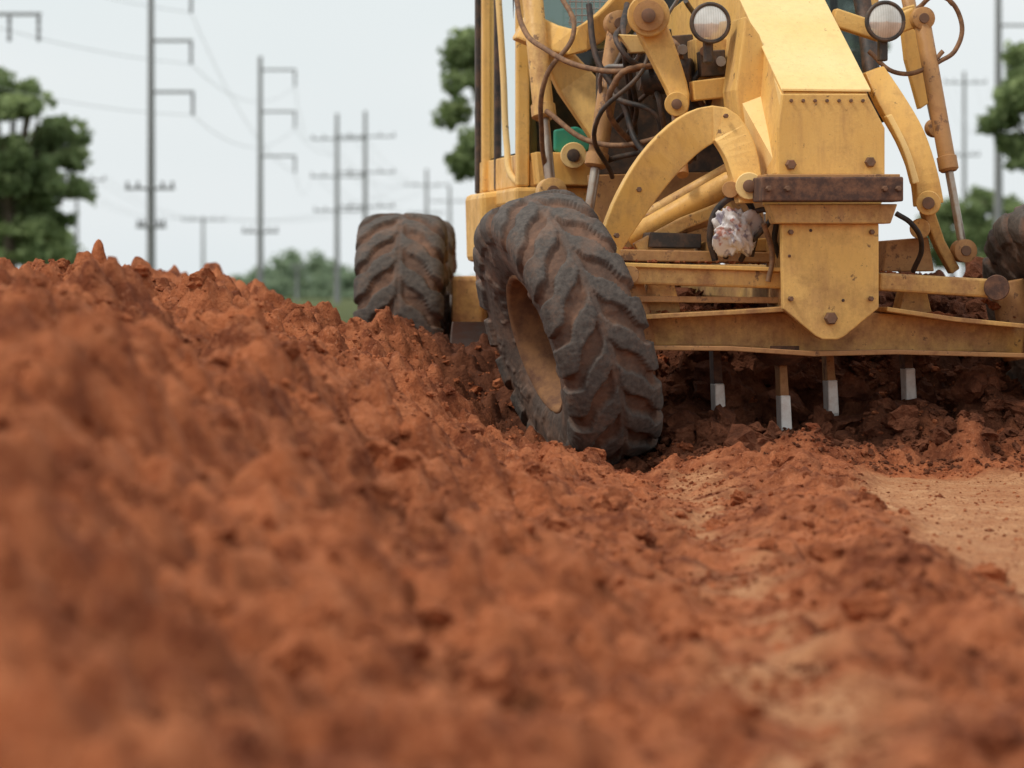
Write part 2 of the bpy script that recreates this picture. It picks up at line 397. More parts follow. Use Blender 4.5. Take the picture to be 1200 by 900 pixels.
def rim(name,parent,outer=-1):
    prof=[(.150,.352),(.165,.352),(.170,.335),(.150,.318),(.10,.310),(.095,.303),(.02,.300),(-.04,.285),(-.07,.22),(-.065,.15),(-.03,.135),(-.01,.125),(.01,.11),(.015,.07),(.03,.06),(.032,.0)]
    seg=48; v=[];f=[]
    for a,r in prof:
        for i in range(seg):
            q=2*math.pi*i/seg; v.append((outer*a,math.cos(q)*r,math.sin(q)*r))
    for j in range(len(prof)-1):
        for i in range(seg): f.append([j*seg+i,j*seg+(i+1)%seg,(j+1)*seg+(i+1)%seg,(j+1)*seg+i])
    o=mesh(name,v,f,MUD,0,parent); 
    for p in o.data.polygons: p.use_smooth=True
    cyl('rim_barrel',(-outer*.15,0,0),(-outer*.08,0,0),.318,RUS,40,parent)
    for i in range(10):
        q=2*math.pi*i/10; c=Vector((outer*-.06,math.cos(q)*.185,math.sin(q)*.185))
        cyl('wheel_nut',c+Vector((-outer*.03,0,0)),c+Vector((outer*.02,0,0)),.016,BOL,6,parent)
TM=tyre_mesh('tyre'); tme=TM.data; bpy.data.objects.remove(TM)
def wheel(name,loc,lean,steer,outer=-1,roll=0,parent=G,wide=1):
    e=bpy.data.objects.new(name,None); col.objects.link(e); e.parent=parent; e.location=loc; e.scale=(wide,1,1)
    e.rotation_euler=(Matrix.Rotation(steer,3,'Z')@Matrix.Rotation(lean,3,'Y')@Matrix.Rotation(roll,3,'X')).to_euler()
    o=bpy.data.objects.new('tyre',tme); col.objects.link(o); o.parent=e
    rim('rim',e,outer); return e
LEAN=math.radians(-18); STEER=math.radians(5.5)
cL=S(664,391,0); cR=S(1270,388,0)
wheel('front_wheel_1',cL,LEAN,STEER,-1,.1)
wheel('front_wheel_2',cR,LEAN,STEER,1,.3)
XC0=S(967,150,-.46).x
RR=bpy.data.objects.new('rear_unit',None); col.objects.link(RR); RR.parent=G
RA=math.radians(-10.2); PV=Vector((XC0,4.0,0)); RM=Matrix.Rotation(RA,3,'Z')
RR.rotation_euler=(0,0,RA); RR.location=PV-RM@PV
cB=RM.inverted()@(S(472,372,6.0)-Vector((PV-RM@PV)))
zr=.665; rcx=cB.x+1.2
for i,(xx,yy) in enumerate([(cB.x,cB.y),(cB.x,cB.y+1.55),(cB.x+2.4,cB.y),(cB.x+2.4,cB.y+1.55)]):
    wheel('rear_wheel_%d'%(i+1),Vector((xx,yy,zr)),0,0,-1 if i<2 else 1,.2*i,RR,1.2)
for s_ in (-1,1):
    box('tandem_case',rcx+s_*.78-.1,rcx+s_*.78+.1,cB.y-.3,cB.y+1.8,.5,.95,YDK,.03,RR)
cyl('rear_axle',(rcx-1.0,cB.y+.78,.7),(rcx+1.0,cB.y+.78,.7),.13,DRK,24,RR)
# ---------------------------------------------------------------- main frame / nose
def loft(name,secs,mat,bev=.01,parent=G):
    v=[];f=[]
    for (y,xc,ht,hb,zt,zb) in secs:
        v+=[(xc-hb,y,zb),(xc+hb,y,zb),(xc+ht,y,zt),(xc-ht,y,zt)]
    for i in range(len(secs)-1):
        for k in range(4): f.append([i*4+k,i*4+(k+1)%4,i*4+4+(k+1)%4,i*4+4+k])
    f.append([0,1,2,3]); k=4*(len(secs)-1); f.append([k,k+1,k+2,k+3]); return mesh(name,v,f,mat,bev,parent)
a=S(918,108,-.46); b=S(1017,108,-.46); XC=(a.x+b.x)/2; HWT=(b.x-a.x)/2; ZT=a.z; ZB=S(950,205,-.46).z
loft('frame_nose',[(-.46,XC,HWT,HWT+.035,ZT,ZB),(.0,XC,HWT,HWT+.05,ZT+.26,ZB-.02),(.55,XC,HWT,HWT+.06,ZT+.56,ZB+.10),(1.3,XC,HWT,HWT+.04,ZT+.66,ZB+.45),(2.5,XC,HWT,HWT,ZT+.55,ZB+.40),(3.2,XC,HWT,HWT,ZT+.2,ZB+.1)],YEL)
v=[]
for (yy,zz) in((-.47,ZT),(.0,ZT+.26),(.55,ZT+.56)):
    for dx in(-HWT-.012,HWT+.012):
        for dz in(.004,.016): v.append((XC+dx,yy,zz+dz))
f=[]
for i in range(2):
    o=i*4; f+=[[o,o+4,o+6,o+2],[o+1,o+3,o+7,o+5],[o,o+1,o+5,o+4],[o+2,o+6,o+7,o+3]]
f+=[[0,2,3,1],[8,9,11,10]]
mesh('frame_top_cover',v,f,YLT,.003)
plate('nose_front_plate',[(917,110),(1016,110),(1037,150),(1037,205),(912,205),(912,150)],-.50,.035,YEL)
for x in range(927,1012,14): bolt(x,118,-.50,.009,BOL,.012)
for p in((926,193),(1019,190)): bolt(*p,-.50,.026)
plate('left_cheek',[(874,18),(862,105),(868,150),(888,205),(916,205),(916,108),(890,40)],-.06,.30,YEL,.01)
mesh('cheek_wedge',[S(916,112,-.46),S(916,205,-.46),S(884,205,-.1),S(864,110,.0),S(878,20,.35)]+[S(930,112,-.44),S(930,205,-.44),S(930,205,0),S(930,110,.1),S(930,20,.4)],[[0,1,2,3,4],[9,8,7,6,5],[0,5,6,1],[1,6,7,2],[2,7,8,3],[3,8,9,4],[4,9,5,0]],YLT,.004)
plate('push_bar',[(893,207),(1059,207),(1059,236),(893,236)],-.62,.20,RUS,.008)
plate('push_bar_cap',[(897,204),(1055,204),(1055,210),(897,210)],-.60,.17,YRU,.004)
for x in(900,922,1036,1052): bolt(x,221,-.62,.014)
plate('bar_flange',[(901,239),(1052,239),(1044,262),(909,262)],-.52,.12,YDK)
plate('centre_plate',[(916,262),(1030,262),(1030,361),(990,394),(982,398),(964,398),(956,394),(918,362)],-.47,.05,YEL,.006)
plate('centre_casting',[(922,240),(1024,240),(1024,362),(975,392),(924,362)],-.42,.45,YDK)
for p in((973,373),): bolt(*p,-.47,.032,BOL,.03)
for p in((926,272),(1021,272),(926,350),(1020,350)): bolt(*p,-.47,.013)
for x,y in((925,300),(950,270),(988,352)): bolt(x,y,-.47,.008,RUS,.004)
beam('front_axle',smoothpts([(738,388,-.02,.15,.24),(800,387,-.05,.15,.26),(870,386,-.05,.17,.28),(940,390,-.05,.20,.3),(1010,390,-.05,.20,.3),(1080,392,-.05,.17,.28),(1150,394,-.05,.15,.26),(1192,398,-.02,.15,.24)],2),YDK,.012)
beam('axle_lower_flange',[(742,407,-.2,.022,.3),(850,408,-.2,.022,.3),(945,414,-.2,.025,.3),(1040,412,-.2,.022,.3),(1190,416,-.2,.022,.3)],YRU,.004)
beam('axle_upper_flange',[(735,372,-.2,.022,.3),(850,366,-.2,.022,.3),(915,362,-.2,.025,.3)],YDK,.004)
beam('axle_upper_flange_2',[(1030,362,-.2,.022,.3),(1110,374,-.2,.022,.3),(1192,382,-.2,.022,.3)],YDK,.004)
beam('lean_bar_1',[(720,320,-.22,.10,.10),(918,328,-.22,.085,.10)],YDK,.012)
beam('lean_bar_2',[(1028,330,-.22,.085,.10),(1160,338,-.22,.09,.10)],YDK,.012)
beam('lean_bar_rib',[(722,310,-.27,.02,.06),(918,316,-.27,.02,.06)],YEL,.004)
beam('axle_step',[(728,350,-.1,.03,.22),(915,352,-.1,.03,.22)],YRU,.004)
cyl('lean_pin',S(1168,337,-.32),S(1168,337,-.1),.062,RUS)
cyl('kingpin_1',S(733,318,-.12),S(752,408,-.12),.075,YRU); cyl('kingpin_2',S(1180,330,.0),S(1196,420,.0),.085,YRU)
cyl('hub_1',S(690,372,0),S(748,386,0),.13,RUS); cyl('hub_2',S(1195,372,0),S(1262,386,0),.13,RUS)
cyl('lean_pin_2',S(738,322,-.30),S(738,322,-.1),.045,YRU)
plate('axle_gusset_1',[(760,330),(790,330),(800,372),(752,374)],-.12,.14,YDK); plate('axle_gusset_2',[(1060,338),(1086,340),(1094,374),(1052,372)],-.10,.14,YDK)
revolve('axle_pivot',S(915,405,-.1),S(915,428,-.1),[(0,.12),(.6,.12),(1,.07)],RUS)
plate('shelf',[(728,292),(918,296),(918,308),(724,306)],-.05,.5,YRU)
plate('shelf_box',[(762,272),(822,274),(822,291),(760,290)],.05,.25,DRK)
plate('shelf_box_2',[(828,283),(916,278),(916,295),(828,295)],.05,.3,YDK)
cyl('thrust_tube',S(738,280,.3),S(858,212,.1),.055,YEL)
cyl('thrust_tube_2',S(742,262,.6),S(860,195,.4),.035,YDK)
beam('arch_arm_1',smoothpts([(710,298,.12,.10,.09),(734,248,.06,.16,.09),(768,196,-.02,.19,.09),(808,157,-.10,.19,.09),(842,146,-.17,.17,.09),(863,172,-.23,.16,.09),(873,206,-.28,.14,.09),(877,238,-.32,.11,.09)],4),YEL,.006)
cyl('arch_boss_1',S(878,218,-.42),S(878,218,-.2),.065,YLT); cyl('arch_boss_pin',S(878,218,-.45),S(878,218,-.4),.03,BOL)
cyl('arch_boss_2',S(856,222,-.36),S(856,222,-.15),.04,YRU)
cyl('arch_boss_3',S(712,298,.0),S(712,298,.25),.06,YDK)
beam('arch_brace',[(745,292,.1,.06,.06),(800,262,.1,.06,.06),(856,240,.0,.06,.06)],YDK)
plate('arch_bracket',[(760,250),(838,232),(842,262),(770,284)],.25,.08,YRU)
for p in((722,276),(748,222)): bolt(*p,.0,.014)
bolt(850,136,-.24,.012)
beam('arch_arm_2',smoothpts([(1022,82,.1,.10,.10),(1042,118,.0,.13,.10),(1066,160,-.08,.13,.10),(1082,205,-.12,.12,.10),(1088,240,-.12,.13,.10)],4),YEL,.006)
beam('arch_arm_2_inner',smoothpts([(1040,135,-.12,.03,.06),(1060,175,-.18,.03,.06),(1072,215,-.2,.035,.06)],4),YLT,.006)
cyl('arm_boss_r',S(1088,238,-.25),S(1088,238,0),.06,YEL); cyl('arm_pin_r',S(1088,238,-.28),S(1088,238,-.2),.03,BOL)
cyl('arm_boss_r2',S(1078,268,-.1),S(1078,268,.1),.05,YDK)
beam('arm_link_r',[(1085,245,-.02,.06,.08),(1100,285,.05,.05,.08),(1118,318,.1,.05,.08)],YDK)
plate('bracket_r',[(1040,282),(1088,278),(1095,318),(1035,318)],.05,.2,YRU)
hyd('lift_cylinder_r',S(1080,22,.25),S(1129,294,.05),.042,.66,YRU)
hyd('lift_cylinder_r2',S(1058,-30,.9),S(1096,150,.7),.035,.6,YRU)
plate('link_r3',[(1055,10),(1072,5),(1082,60),(1090,120),(1078,128),(1062,70)],.5,.06,YEL)
beam('link_r4',[(975,20,.4,.09,.08),(1030,38,.35,.09,.08),(1072,20,.3,.10,.08)],YEL)
hose('intake_duct',[S(1005,-30,.9),S(1015,30,.8),S(1022,90,.6),S(1030,140,.5)],.045,BLK)
hyd('lift_cylinder_1',S(724,28,1.2),S(688,262,1.1),.050,.72,YRU)
hyd('lift_cylinder_2',S(622,-25,1.9),S(646,225,1.6),.055,.66,YDK)
beam('saddle_arm',smoothpts([(610,30,2.0,.16,.16),(665,50,1.8,.14,.16),(705,30,1.5,.13,.16),(740,-5,1.3,.14,.16)],3),YEL,.015)
beam('saddle_arm_lower',[(640,48,1.9,.12,.1),(672,95,1.9,.20,.1),(715,150,1.8,.24,.1)],YEL,.012)
beam('bell_crank',smoothpts([(752,0,.5,.11,.08),(762,30,.45,.15,.08),(780,72,.4,.13,.08),(795,112,.35,.10,.08),(792,132,.33,.10,.08)],3),YEL,.012)
cyl('crank_boss',S(760,18,.3),S(760,18,.6),.105,YDK); cyl('crank_ring',S(760,18,.27),S(760,18,.31),.075,YRU); cyl('crank_pin',S(760,18,.24),S(760,18,.3),.035,BOL)
cyl('crank_boss_2',S(793,122,.25),S(793,122,.45),.06,YEL); cyl('crank_pin_2',S(793,122,.22),S(793,122,.26),.026,BOL)
cyl('crank_link',S(793,125,.35),S(800,205,.1),.03,YRU)
cyl('accumulator',S(755,92,.8),S(812,88,.7),.085,BLK); cyl('accumulator_cap',S(748,92,.8),S(757,92,.8),.06,GRY)
plate('valve_block',[(740,45),(812,40),(815,70),(742,75)],.9,.3,DRK)
plate('valve_block_2',[(815,45),(872,45),(872,110),(818,112)],.7,.3,YDK)
plate('valve_block_3',[(820,60),(850,58),(852,88),(822,90)],.62,.1,DRK)
plate('dark_bulkhead',[(700,60),(875,40),(890,200),(700,205)],1.5,.05,DRK)
plate('frame_skirt',[(690,205),(890,200),(900,300),(700,300)],1.3,.05,YRU)
plate('bulkhead_yellow',[(628,178),(735,180),(730,218),(632,216)],2.2,.3,YEL)
cyl('round_boss',S(672,182,2.0),S(672,182,2.3),.07,YLT); cyl('round_boss_in',S(672,182,1.97),S(672,182,2.02),.035,DRK)
plate('yellow_brace',[(725,40),(775,42),(790,60),(740,62)],.7,.08,YLT)
plate('brace_2',[(812,95),(870,88),(872,112),(814,118)],.3,.1,YEL)
for i,(x,y) in enumerate([(826,60),(845,72),(862,60),(858,92),(832,98),(780,60),(764,52),(800,58)]):
    cyl('fitting',S(x,y,.55),S(x,y,.75),.026,GRY if i%2 else BOL,12)
R_=random.Random(3)
H('hose_1',[(604,-10,1.6),(612,30,1.5),(640,58,1.2),(690,80,.9),(740,82,.7),(800,66,.6)],.014,HOS)
H('hose_2',[(655,-10,1.5),(672,40,1.3),(640,90,1.3),(635,160,1.5),(640,205,1.7)],.013,HOS)
H('hose_3',[(690,5,1.1),(700,70,1.0),(730,120,.9),(745,165,.8),(770,190,.6)],.016,BLK)
H('hose_4',[(640,130,1.3),(690,165,1.1),(760,165,.8),(800,140,.5)],.014,HOS)
H('hose_5',[(1075,10,.3),(1100,-5,.2),(1125,20,.2),(1120,58,.2),(1098,74,.2)],.012,HOS)
H('hose_6',[(1068,-5,.4),(1095,-15,.4),(1116,5,.3)],.011,BLK)
H('hose_7',[(1018,60,.3),(1050,85,.25),(1085,80,.2),(1105,60,.2)],.012,HOS)
H('hose_8',[(838,305,-.1),(832,275,-.12),(845,240,-.15),(870,232,-.2),(885,262,-.2),(880,300,-.15)],.016,BLK)
H('hose_9',[(850,302,-.1),(862,270,-.2),(885,248,-.25),(905,250,-.3),(908,285,-.25),(918,310,-.2)],.014,BLK)
H('hose_10',[(868,305,-.1),(880,285,-.2),(900,262,-.3),(915,240,-.3)],.013,DRK)
H('hose_11',[(1050,250,-.2),(1068,262,-.2),(1080,290,-.1),(1070,318,0)],.013,BLK)
H('hose_12',[(895,262,-.35),(905,300,-.3),(900,330,-.3)],.013,HOS)
for i in range(16):
    x=R_.uniform(715,860); y0=R_.uniform(-10,60); 
    H('hose_b',[(x,y0,R_.uniform(.7,1.2)),(x+R_.uniform(-30,30),y0+R_.uniform(30,60),R_.uniform(.6,1.1)),(x+R_.uniform(-50,50),y0+R_.uniform(60,120),R_.uniform(.6,1.2)),(x+R_.uniform(-60,60),y0+R_.uniform(110,180),1.2)],R_.uniform(.009,.016),R_.choice([BLK,HOS,HOS,GRY,DRK]))
m,nt,b=newmat('headlight_glass'); v=objc(nt); w=N(nt,'ShaderNodeTexWave'); w.inputs['Scale'].default_value=26; w.inputs['Distortion'].default_value=1.0; nt.links.new(v,w.inputs['Vector'])
c=mix(nt,ramp(nt,noise(nt,v,9,4),.3,.7),(.50,.46,.40),(.85,.82,.76)); c=mix(nt,mth(nt,'MULTIPLY',w.outputs['Fac'],.3),c,(.3,.27,.22))
nt.links.new(c,b.inputs['Base Color']); b.inputs['Roughness'].default_value=.12; b.inputs['Metallic'].default_value=.35; b.inputs['Coat Weight'].default_value=.8
LENS=m
def lamp(px,py,y,r=.092):
    p=S(px,py,y)
    revolve('headlight_shell',p+Vector((0,.14,0)),p,[(0,r*.45),(.35,r*.85),(.8,r),(.86,r*1.06),(1,r*1.06)],DRK,36)
    v=[];f=[];seg=36;rings=[(r*.93,-.012),(r*.8,-.020),(r*.55,-.03),(r*.25,-.036),(0.001,-.037)]
    for rr,dy in rings:
        for i in range(seg):
            q=2*math.pi*i/seg; v.append(p+Vector((math.cos(q)*rr,dy,math.sin(q)*rr)))
    for j in range(len(rings)-1):
        for i in range(seg): f.append([j*seg+i,j*seg+(i+1)%seg,(j+1)*seg+(i+1)%seg,(j+1)*seg+i])
    o=mesh('headlight_lens',v,f,LENS,0); 
    for q in o.data.polygons: q.use_smooth=True
    ring=[p+Vector((math.cos(i*math.pi/8)*r,-.01,math.sin(i*math.pi/8)*r)) for i in range(17)]
    hose('headlight_rim',ring,.010,DRK)
    box('headlight_bracket',p.x-.022,p.x+.022,y+.02,y+.07,p.z-r-.10,p.z-r+.01,DRK)
lamp(832,27,.1); lamp(1037,25,.1)
v,f=ico(5); 
q=v*np.array([.105,.09,.12]); 
dd=fbm(v[:,0]*1.8+v[:,2]*1.3+5,v[:,1]*1.8+v[:,2]*1.6,7,3); q=q*(1+.6*dd)[:,None]
dd=np.abs(fbm(v[:,0]*3.5+v[:,2]*2+5,v[:,1]*3.5+v[:,2]*3,9,2)); q=q*(1-.45*dd)[:,None]
p=S(862,270,-.2); q=q+np.array(p)
m,nt,b=newmat('rag_cloth'); vv=objc(nt); c=mix(nt,ramp(nt,noise(nt,vv,16,3),.54,.62),(.70,.66,.64),(.30,.27,.33)); c=mix(nt,ramp(nt,noise(nt,vv,11,3),.60,.66),c,(.45,.20,.15)); nt.links.new(c,b.inputs['Base Color']); b.inputs['Roughness'].default_value=.95
o=npmesh('rag',q,f,m,True,3); o.parent=G
# ---------------------------------------------------------------- cab
CX=XC; HWc=.97; y0,y1=2.4,3.9; z0,z1=1.42,3.35
xa,xb=CX-HWc,CX+HWc
def pillar(n,x,y,w,d,m=YEL,za=z0,zb=z1): box(n,x-w/2,x+w/2,y-d/2,y+d/2,za,zb,m,.012)
xa=S(612,100,y0).x
for x in(xa,xb):
    pillar('cab_pillar',x,y0,.07,.07); pillar('cab_pillar',x,y1,.06,.06,DRK)
    pillar('cab_mullion',x,(y0+y1)/2+.1,.04,.05,BLK)
pillar('cab_door_frame',xa-.02,3.55,.05,.07,YEL)
pillar('cab_pillar_mid',CX-.33,y0,.05,.05,BLK); pillar('cab_pillar_mid',CX+.33,y0,.05,.05,BLK)
box('cab_roof',xa-.08,xb+.08,y0-.15,y1+.15,z1+.003,z1+.16,YEL,.04)
box('cab_floor',xa-.05,xb+.05,y0-.05,y1+.1,z0-.10,z0-.003,YEL,.02)
box('cab_front_sill',xa+.04,xb-.04,y0-.02,y0+.02,z0,z0+.14,YEL)
box('cab_rear_wall',xa+.07,xb-.07,y1-.02,y1+.02,z0,z0+.85,DRK)
for x in (xa,xb): box('cab_side_panel',x-.015,x+.015,y0+.04,y1-.07,z0,z0+.18,YEL)
def pane(n,v): 
    o=mesh(n,v,[[0,1,2,3]],GLS,0)
pane('windscreen',[(xa+.04,y0,z0+.15),(xb-.04,y0,z0+.15),(xb-.04,y0,z1),(xa+.04,y0,z1)])
pane('side_glass',[(xa,y0+.04,z0+.19),(xa,y1-.07,z0+.19),(xa,y1-.07,z1),(xa,y0+.04,z1)])
pane('side_glass_2',[(xb,y0+.04,z0+.19),(xb,y1-.07,z0+.19),(xb,y1-.07,z1),(xb,y0+.04,z1)])
pane('rear_glass',[(xa+.07,y1,z0+.87),(xb-.07,y1,z0+.87),(xb-.07,y1,z1),(xa+.07,y1,z1)])
box('seat_base',CX-.25,CX+.25,3.1,3.6,z0,z0+.42,BLK,.04); box('seat_back',CX-.25,CX+.25,3.55,3.7,z0+.4,z0+1.15,BLK,.06)
cyl('steering_column',(CX,2.6,z0),(CX,2.85,z0+.75),.06,BLK)
box('control_console',CX-.35,CX+.35,2.55,2.75,z0,z0+.62,BLK,.03)
for i in range(8): cyl('control_lever',(CX-.32+.09*i,2.68,z0+.6),(CX-.34+.095*i,2.85,z0+.85),.009,DRK,10)
ring=[Vector((CX+.2*math.cos(i*math.pi/8),2.86+.05*math.sin(i*math.pi/8),z0+.78+.19*math.sin(i*math.pi/8))) for i in range(17)]
hose('steering_wheel',ring,.014,BLK)
for i in range(11): cyl('window_grille',S(668+i*7,-10,2.3),S(668+i*7,30,2.3),.004,GRY,6)
for i in range(5): cyl('window_grille',S(666,-6+i*8,2.3),S(742,-6+i*8,2.3),.004,GRY,6)
hose('grab_rail',[S(583,-20,2.6),S(590,90,2.6),S(594,170,2.6),S(600,207,2.55),S(612,214,2.5),S(622,196,2.45),S(620,100,2.45),S(616,-20,2.45)],.018,YLT)
hose('door_edge',[S(570,-20,3.7),S(574,100,3.7),S(580,205,3.7)],.022,BLK)
hose('door_edge_2',[S(603,-20,2.7),S(607,100,2.7),S(610,200,2.7)],.014,BLK)
plate('cab_green_cover',[(650,152),(676,148),(694,158),(690,176),(664,184),(650,176)],2.25,.05,GRN,.01)
plate('side_tank',[(563,226),(600,222),(640,222),(640,306),(600,306),(565,306)],3.0,.6,YEL,.03)
plate('side_step',[(568,306),(600,308),(600,345),(572,345)],3.1,.4,RUS,.01)
loft('engine_hood',[(4.05,rcx+.2,.46,.48,2.35,1.05),(7.3,rcx+.1,.46,.50,2.2,1.05),(8.0,rcx,.42,.46,2.05,1.05)],YEL,.04,RR)
cyl('exhaust_stack',(rcx+.35,5.3,2.2),(rcx+.35,5.3,3.1),.05,RUS,24,RR)
box('rear_frame',rcx-.4,rcx+.4,4.05,cB.y+2,.85,1.04,DRK,.02,RR)
box('mid_frame',CX-.3,CX+.3,3.2,4.3,.87,1.3,DRK,.02)
loft('drawbar',[(.1,XC,.10,.10,.95,.80),(2.2,XC,.30,.30,1.0,.85),(3.2,XC,.45,.45,1.0,.88)],YDK)
revolve('turn_circle',(XC,2.9,.74),(XC,2.9,.86),[(0,.62),(1,.62)],RUS,48)
v=[];f=[];n=14
for i in range(n+1):
    t=-1+2*i/n; z=.38+.30*math.sin(t*1.2)/math.sin(1.2); y=.16*(math.cos(t*1.2))
    for x,yo in((-1.25,.35),(1.6,-.25)):
        v.append((x,3.0+y+yo,z)); v.append((x,3.025+y+yo,z))
for i in range(n):
    o=i*4; f+=[[o,o+2,o+6,o+4],[o+1,o+5,o+7,o+3],[o,o+4,o+5,o+1],[o+2,o+3,o+7,o+6]]
mesh('moldboard',v,f,GRY,0)
for (tx,by,yy,sm) in((840,500,.16,RUS),(917,514,-.05,YRU),(972,496,.12,YRU),(1063,482,.18,RUS)):
    t=S(tx-3,405,yy); b=S(tx+3,by+10,yy); m_=S(tx,by-46,yy)
    v=[];f=[]
    for p,w,d in((t,.018,.05),(m_,.022,.05)):
        v+=[p+Vector((sx*w,sy*d,0)) for sx,sy in((-1,-1),(1,-1),(1,1),(-1,1))]
    mesh('scarifier_shank',v,[[0,1,5,4],[1,2,6,5],[2,3,7,6],[3,0,4,7],[0,1,2,3],[4,5,6,7]],sm,.005)
    v=[]
    for p,w,d in((m_-Vector((0,.01,-.02)),.024,.055),(m_.lerp(b,.6)-Vector((0,.01,0)),.027,.05),(b,.020,.012)):
        v+=[p+Vector((sx*w,sy*d,0)) for sx,sy in((-1,-1),(1,-1),(1,1),(-1,1))]
    mesh('scarifier_tip',v,[[0,1,5,4],[1,2,6,5],[2,3,7,6],[3,0,4,7],[4,5,9,8],[5,6,10,9],[6,7,11,10],[7,4,8,11],[0,1,2,3],[8,9,10,11]],TIP,.006)
def ledge(pxa,pya,pxb,pyb,y0_,y1_,n,smin,smax):
    P=[];s_=[]
    for i in range(n):
        t=R_.random(); p=S(pxa+(pxb-pxa)*t,pya+(pyb-pya)*t,R_.uniform(y0_,y1_)); P.append(p); s_.append(R_.uniform(smin,smax)*R_.random()**.5)
    A=np.array([p[:] for p in P]); sh,f=shapes(3,6); V=[];Fc=[];o=0;R=rotm(n)
    for i in range(n):
        w=(sh[i%6]*s_[i])@R[i].T; w[:,2]*=.6; w+=A[i]; V.append(w);Fc.append(f+o);o+=len(w)
    ob=npmesh('caked_soil',np.concatenate(V),np.concatenate(Fc),CLOD,False,3); ob.parent=G
ledge(1050,370,1110,372,-.15,.05,45,.02,.07); ledge(740,366,915,361,-.15,.05,120,.006,.025); ledge(1035,320,1150,330,-.1,.1,50,.008,.03)
ledge(730,306,915,308,-.15,.3,110,.006,.025); ledge(1150,350,1190,372,-.1,.1,30,.02,.05); ledge(725,350,915,352,-.15,0,80,.006,.022); ledge(700,288,740,292,.1,.4,15,.01,.03)
# ---------------------------------------------------------------- vegetation
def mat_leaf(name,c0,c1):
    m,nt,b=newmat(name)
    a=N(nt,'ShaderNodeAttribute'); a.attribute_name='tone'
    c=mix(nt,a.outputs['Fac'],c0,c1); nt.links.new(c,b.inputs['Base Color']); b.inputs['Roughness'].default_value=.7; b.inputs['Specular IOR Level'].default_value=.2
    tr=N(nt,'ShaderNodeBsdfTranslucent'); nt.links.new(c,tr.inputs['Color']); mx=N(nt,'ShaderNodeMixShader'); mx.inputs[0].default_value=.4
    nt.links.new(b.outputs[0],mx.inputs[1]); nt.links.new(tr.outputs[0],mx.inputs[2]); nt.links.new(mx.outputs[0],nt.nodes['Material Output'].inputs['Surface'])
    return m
LF=mat_leaf('hazed_foliage',(.14,.20,.085),(.34,.42,.19)); LFD=mat_leaf('hazed_distant_foliage',(.20,.27,.18),(.34,.42,.27))  # haze is lightened into both leaf colours, bluer for the distant trees
m,nt,b=newmat('bark'); vv=objc(nt,(1,1,.2)); nt.links.new(mix(nt,noise(nt,vv,6),(.07,.05,.035),(.19,.15,.11)),b.inputs['Base Color']); b.inputs['Roughness'].default_value=.9; BARK=m
def leaves(name,lobes,n,size,mat,parent=None,shell=.5):
    L=np.array(lobes); w=L[:,3]**2; w/=w.sum(); k=rng.choice(len(L),n,p=w)
    d=rng.normal(size=(n,3)); d/=np.linalg.norm(d,axis=1)[:,None]
    r=L[k,3]*(shell+(1.6-shell)*rng.uniform(0,1,n)**1.1)
    P=L[k,:3]+d*r[:,None]*np.array([1,1,.75])
    g=vn(P[:,0]/size/5+P[:,1]*.7,P[:,2]/size/5,77)
    keep=g>.30; P=P[keep]; kk=k[keep]; dd=d[keep]; n=len(P)
    R=rotm(n); s=size*rng.uniform(.6,1.3,n)
    q=np.array([[-.5,-.9,0],[.5,-.9,0],[.6,.9,.1],[-.6,.9,.1]])
    V=(q[None]*s[:,None,None])@np.transpose(R,(0,2,1))+P[:,None]
    o=npmesh(name,V.reshape(-1,3),np.arange(4*n).reshape(n,4),mat,False)
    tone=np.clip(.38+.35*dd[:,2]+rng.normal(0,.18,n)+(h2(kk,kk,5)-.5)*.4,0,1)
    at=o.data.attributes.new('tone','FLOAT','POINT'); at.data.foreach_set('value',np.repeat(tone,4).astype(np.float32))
    if parent: o.parent=parent
    return o
def W(px,py,d): return Vector(((px-600)/F*d,d,HC+(HZ-py)/F*d))
def tree(px,d,toppy,rpx,seed,n=16000,leaf=.13,sq=.85,lob=38,lr0=.15,lr1=.30):
    e=bpy.data.objects.new('broadleaf_tree',None); col.objects.link(e)
    k=d/F; R=random.Random(seed); cx=(px-600)*k; r=rpx*k; top=HC+(HZ-toppy)*k
    cz=top-r*sq
    lobes=[]
    trunk_top=Vector((cx,d,max(cz-r*.5,1.0)))
    revolve('trunk',(cx+.1,d,-.1),trunk_top,[(0,.035*top+.05),(.5,.028*top),(1,.018*top)],BARK,12,e)
    for i in range(lob):
        a=R.uniform(0,2*math.pi); h=R.uniform(-.85,1); rr=math.sqrt(max(0,1-h*h*.9))*R.uniform(.35,.95)
        c=Vector((cx+math.cos(a)*rr*r,d+math.sin(a)*rr*r,cz+h*r*sq)); lr=r*R.uniform(lr0,lr1)
        lobes.append((c.x,c.y,c.z,lr))
        if i%2==0: cyl('limb',trunk_top-Vector((0,0,.3)),c,.012*top*.5,BARK,6,e)
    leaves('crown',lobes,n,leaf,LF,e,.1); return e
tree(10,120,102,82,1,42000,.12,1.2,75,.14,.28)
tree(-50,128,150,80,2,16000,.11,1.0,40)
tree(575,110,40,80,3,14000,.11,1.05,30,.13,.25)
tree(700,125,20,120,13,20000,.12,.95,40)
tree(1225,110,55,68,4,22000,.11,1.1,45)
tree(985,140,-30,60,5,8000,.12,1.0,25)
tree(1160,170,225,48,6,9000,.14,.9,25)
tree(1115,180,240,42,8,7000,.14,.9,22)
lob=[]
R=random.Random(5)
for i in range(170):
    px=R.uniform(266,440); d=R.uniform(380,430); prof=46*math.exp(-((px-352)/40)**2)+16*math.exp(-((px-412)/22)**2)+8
    py=340-R.uniform(-.9,.85)*prof; p=W(px,py,d); lob.append((p.x,p.y,max(p.z,.1),R.uniform(.5,1.1)))
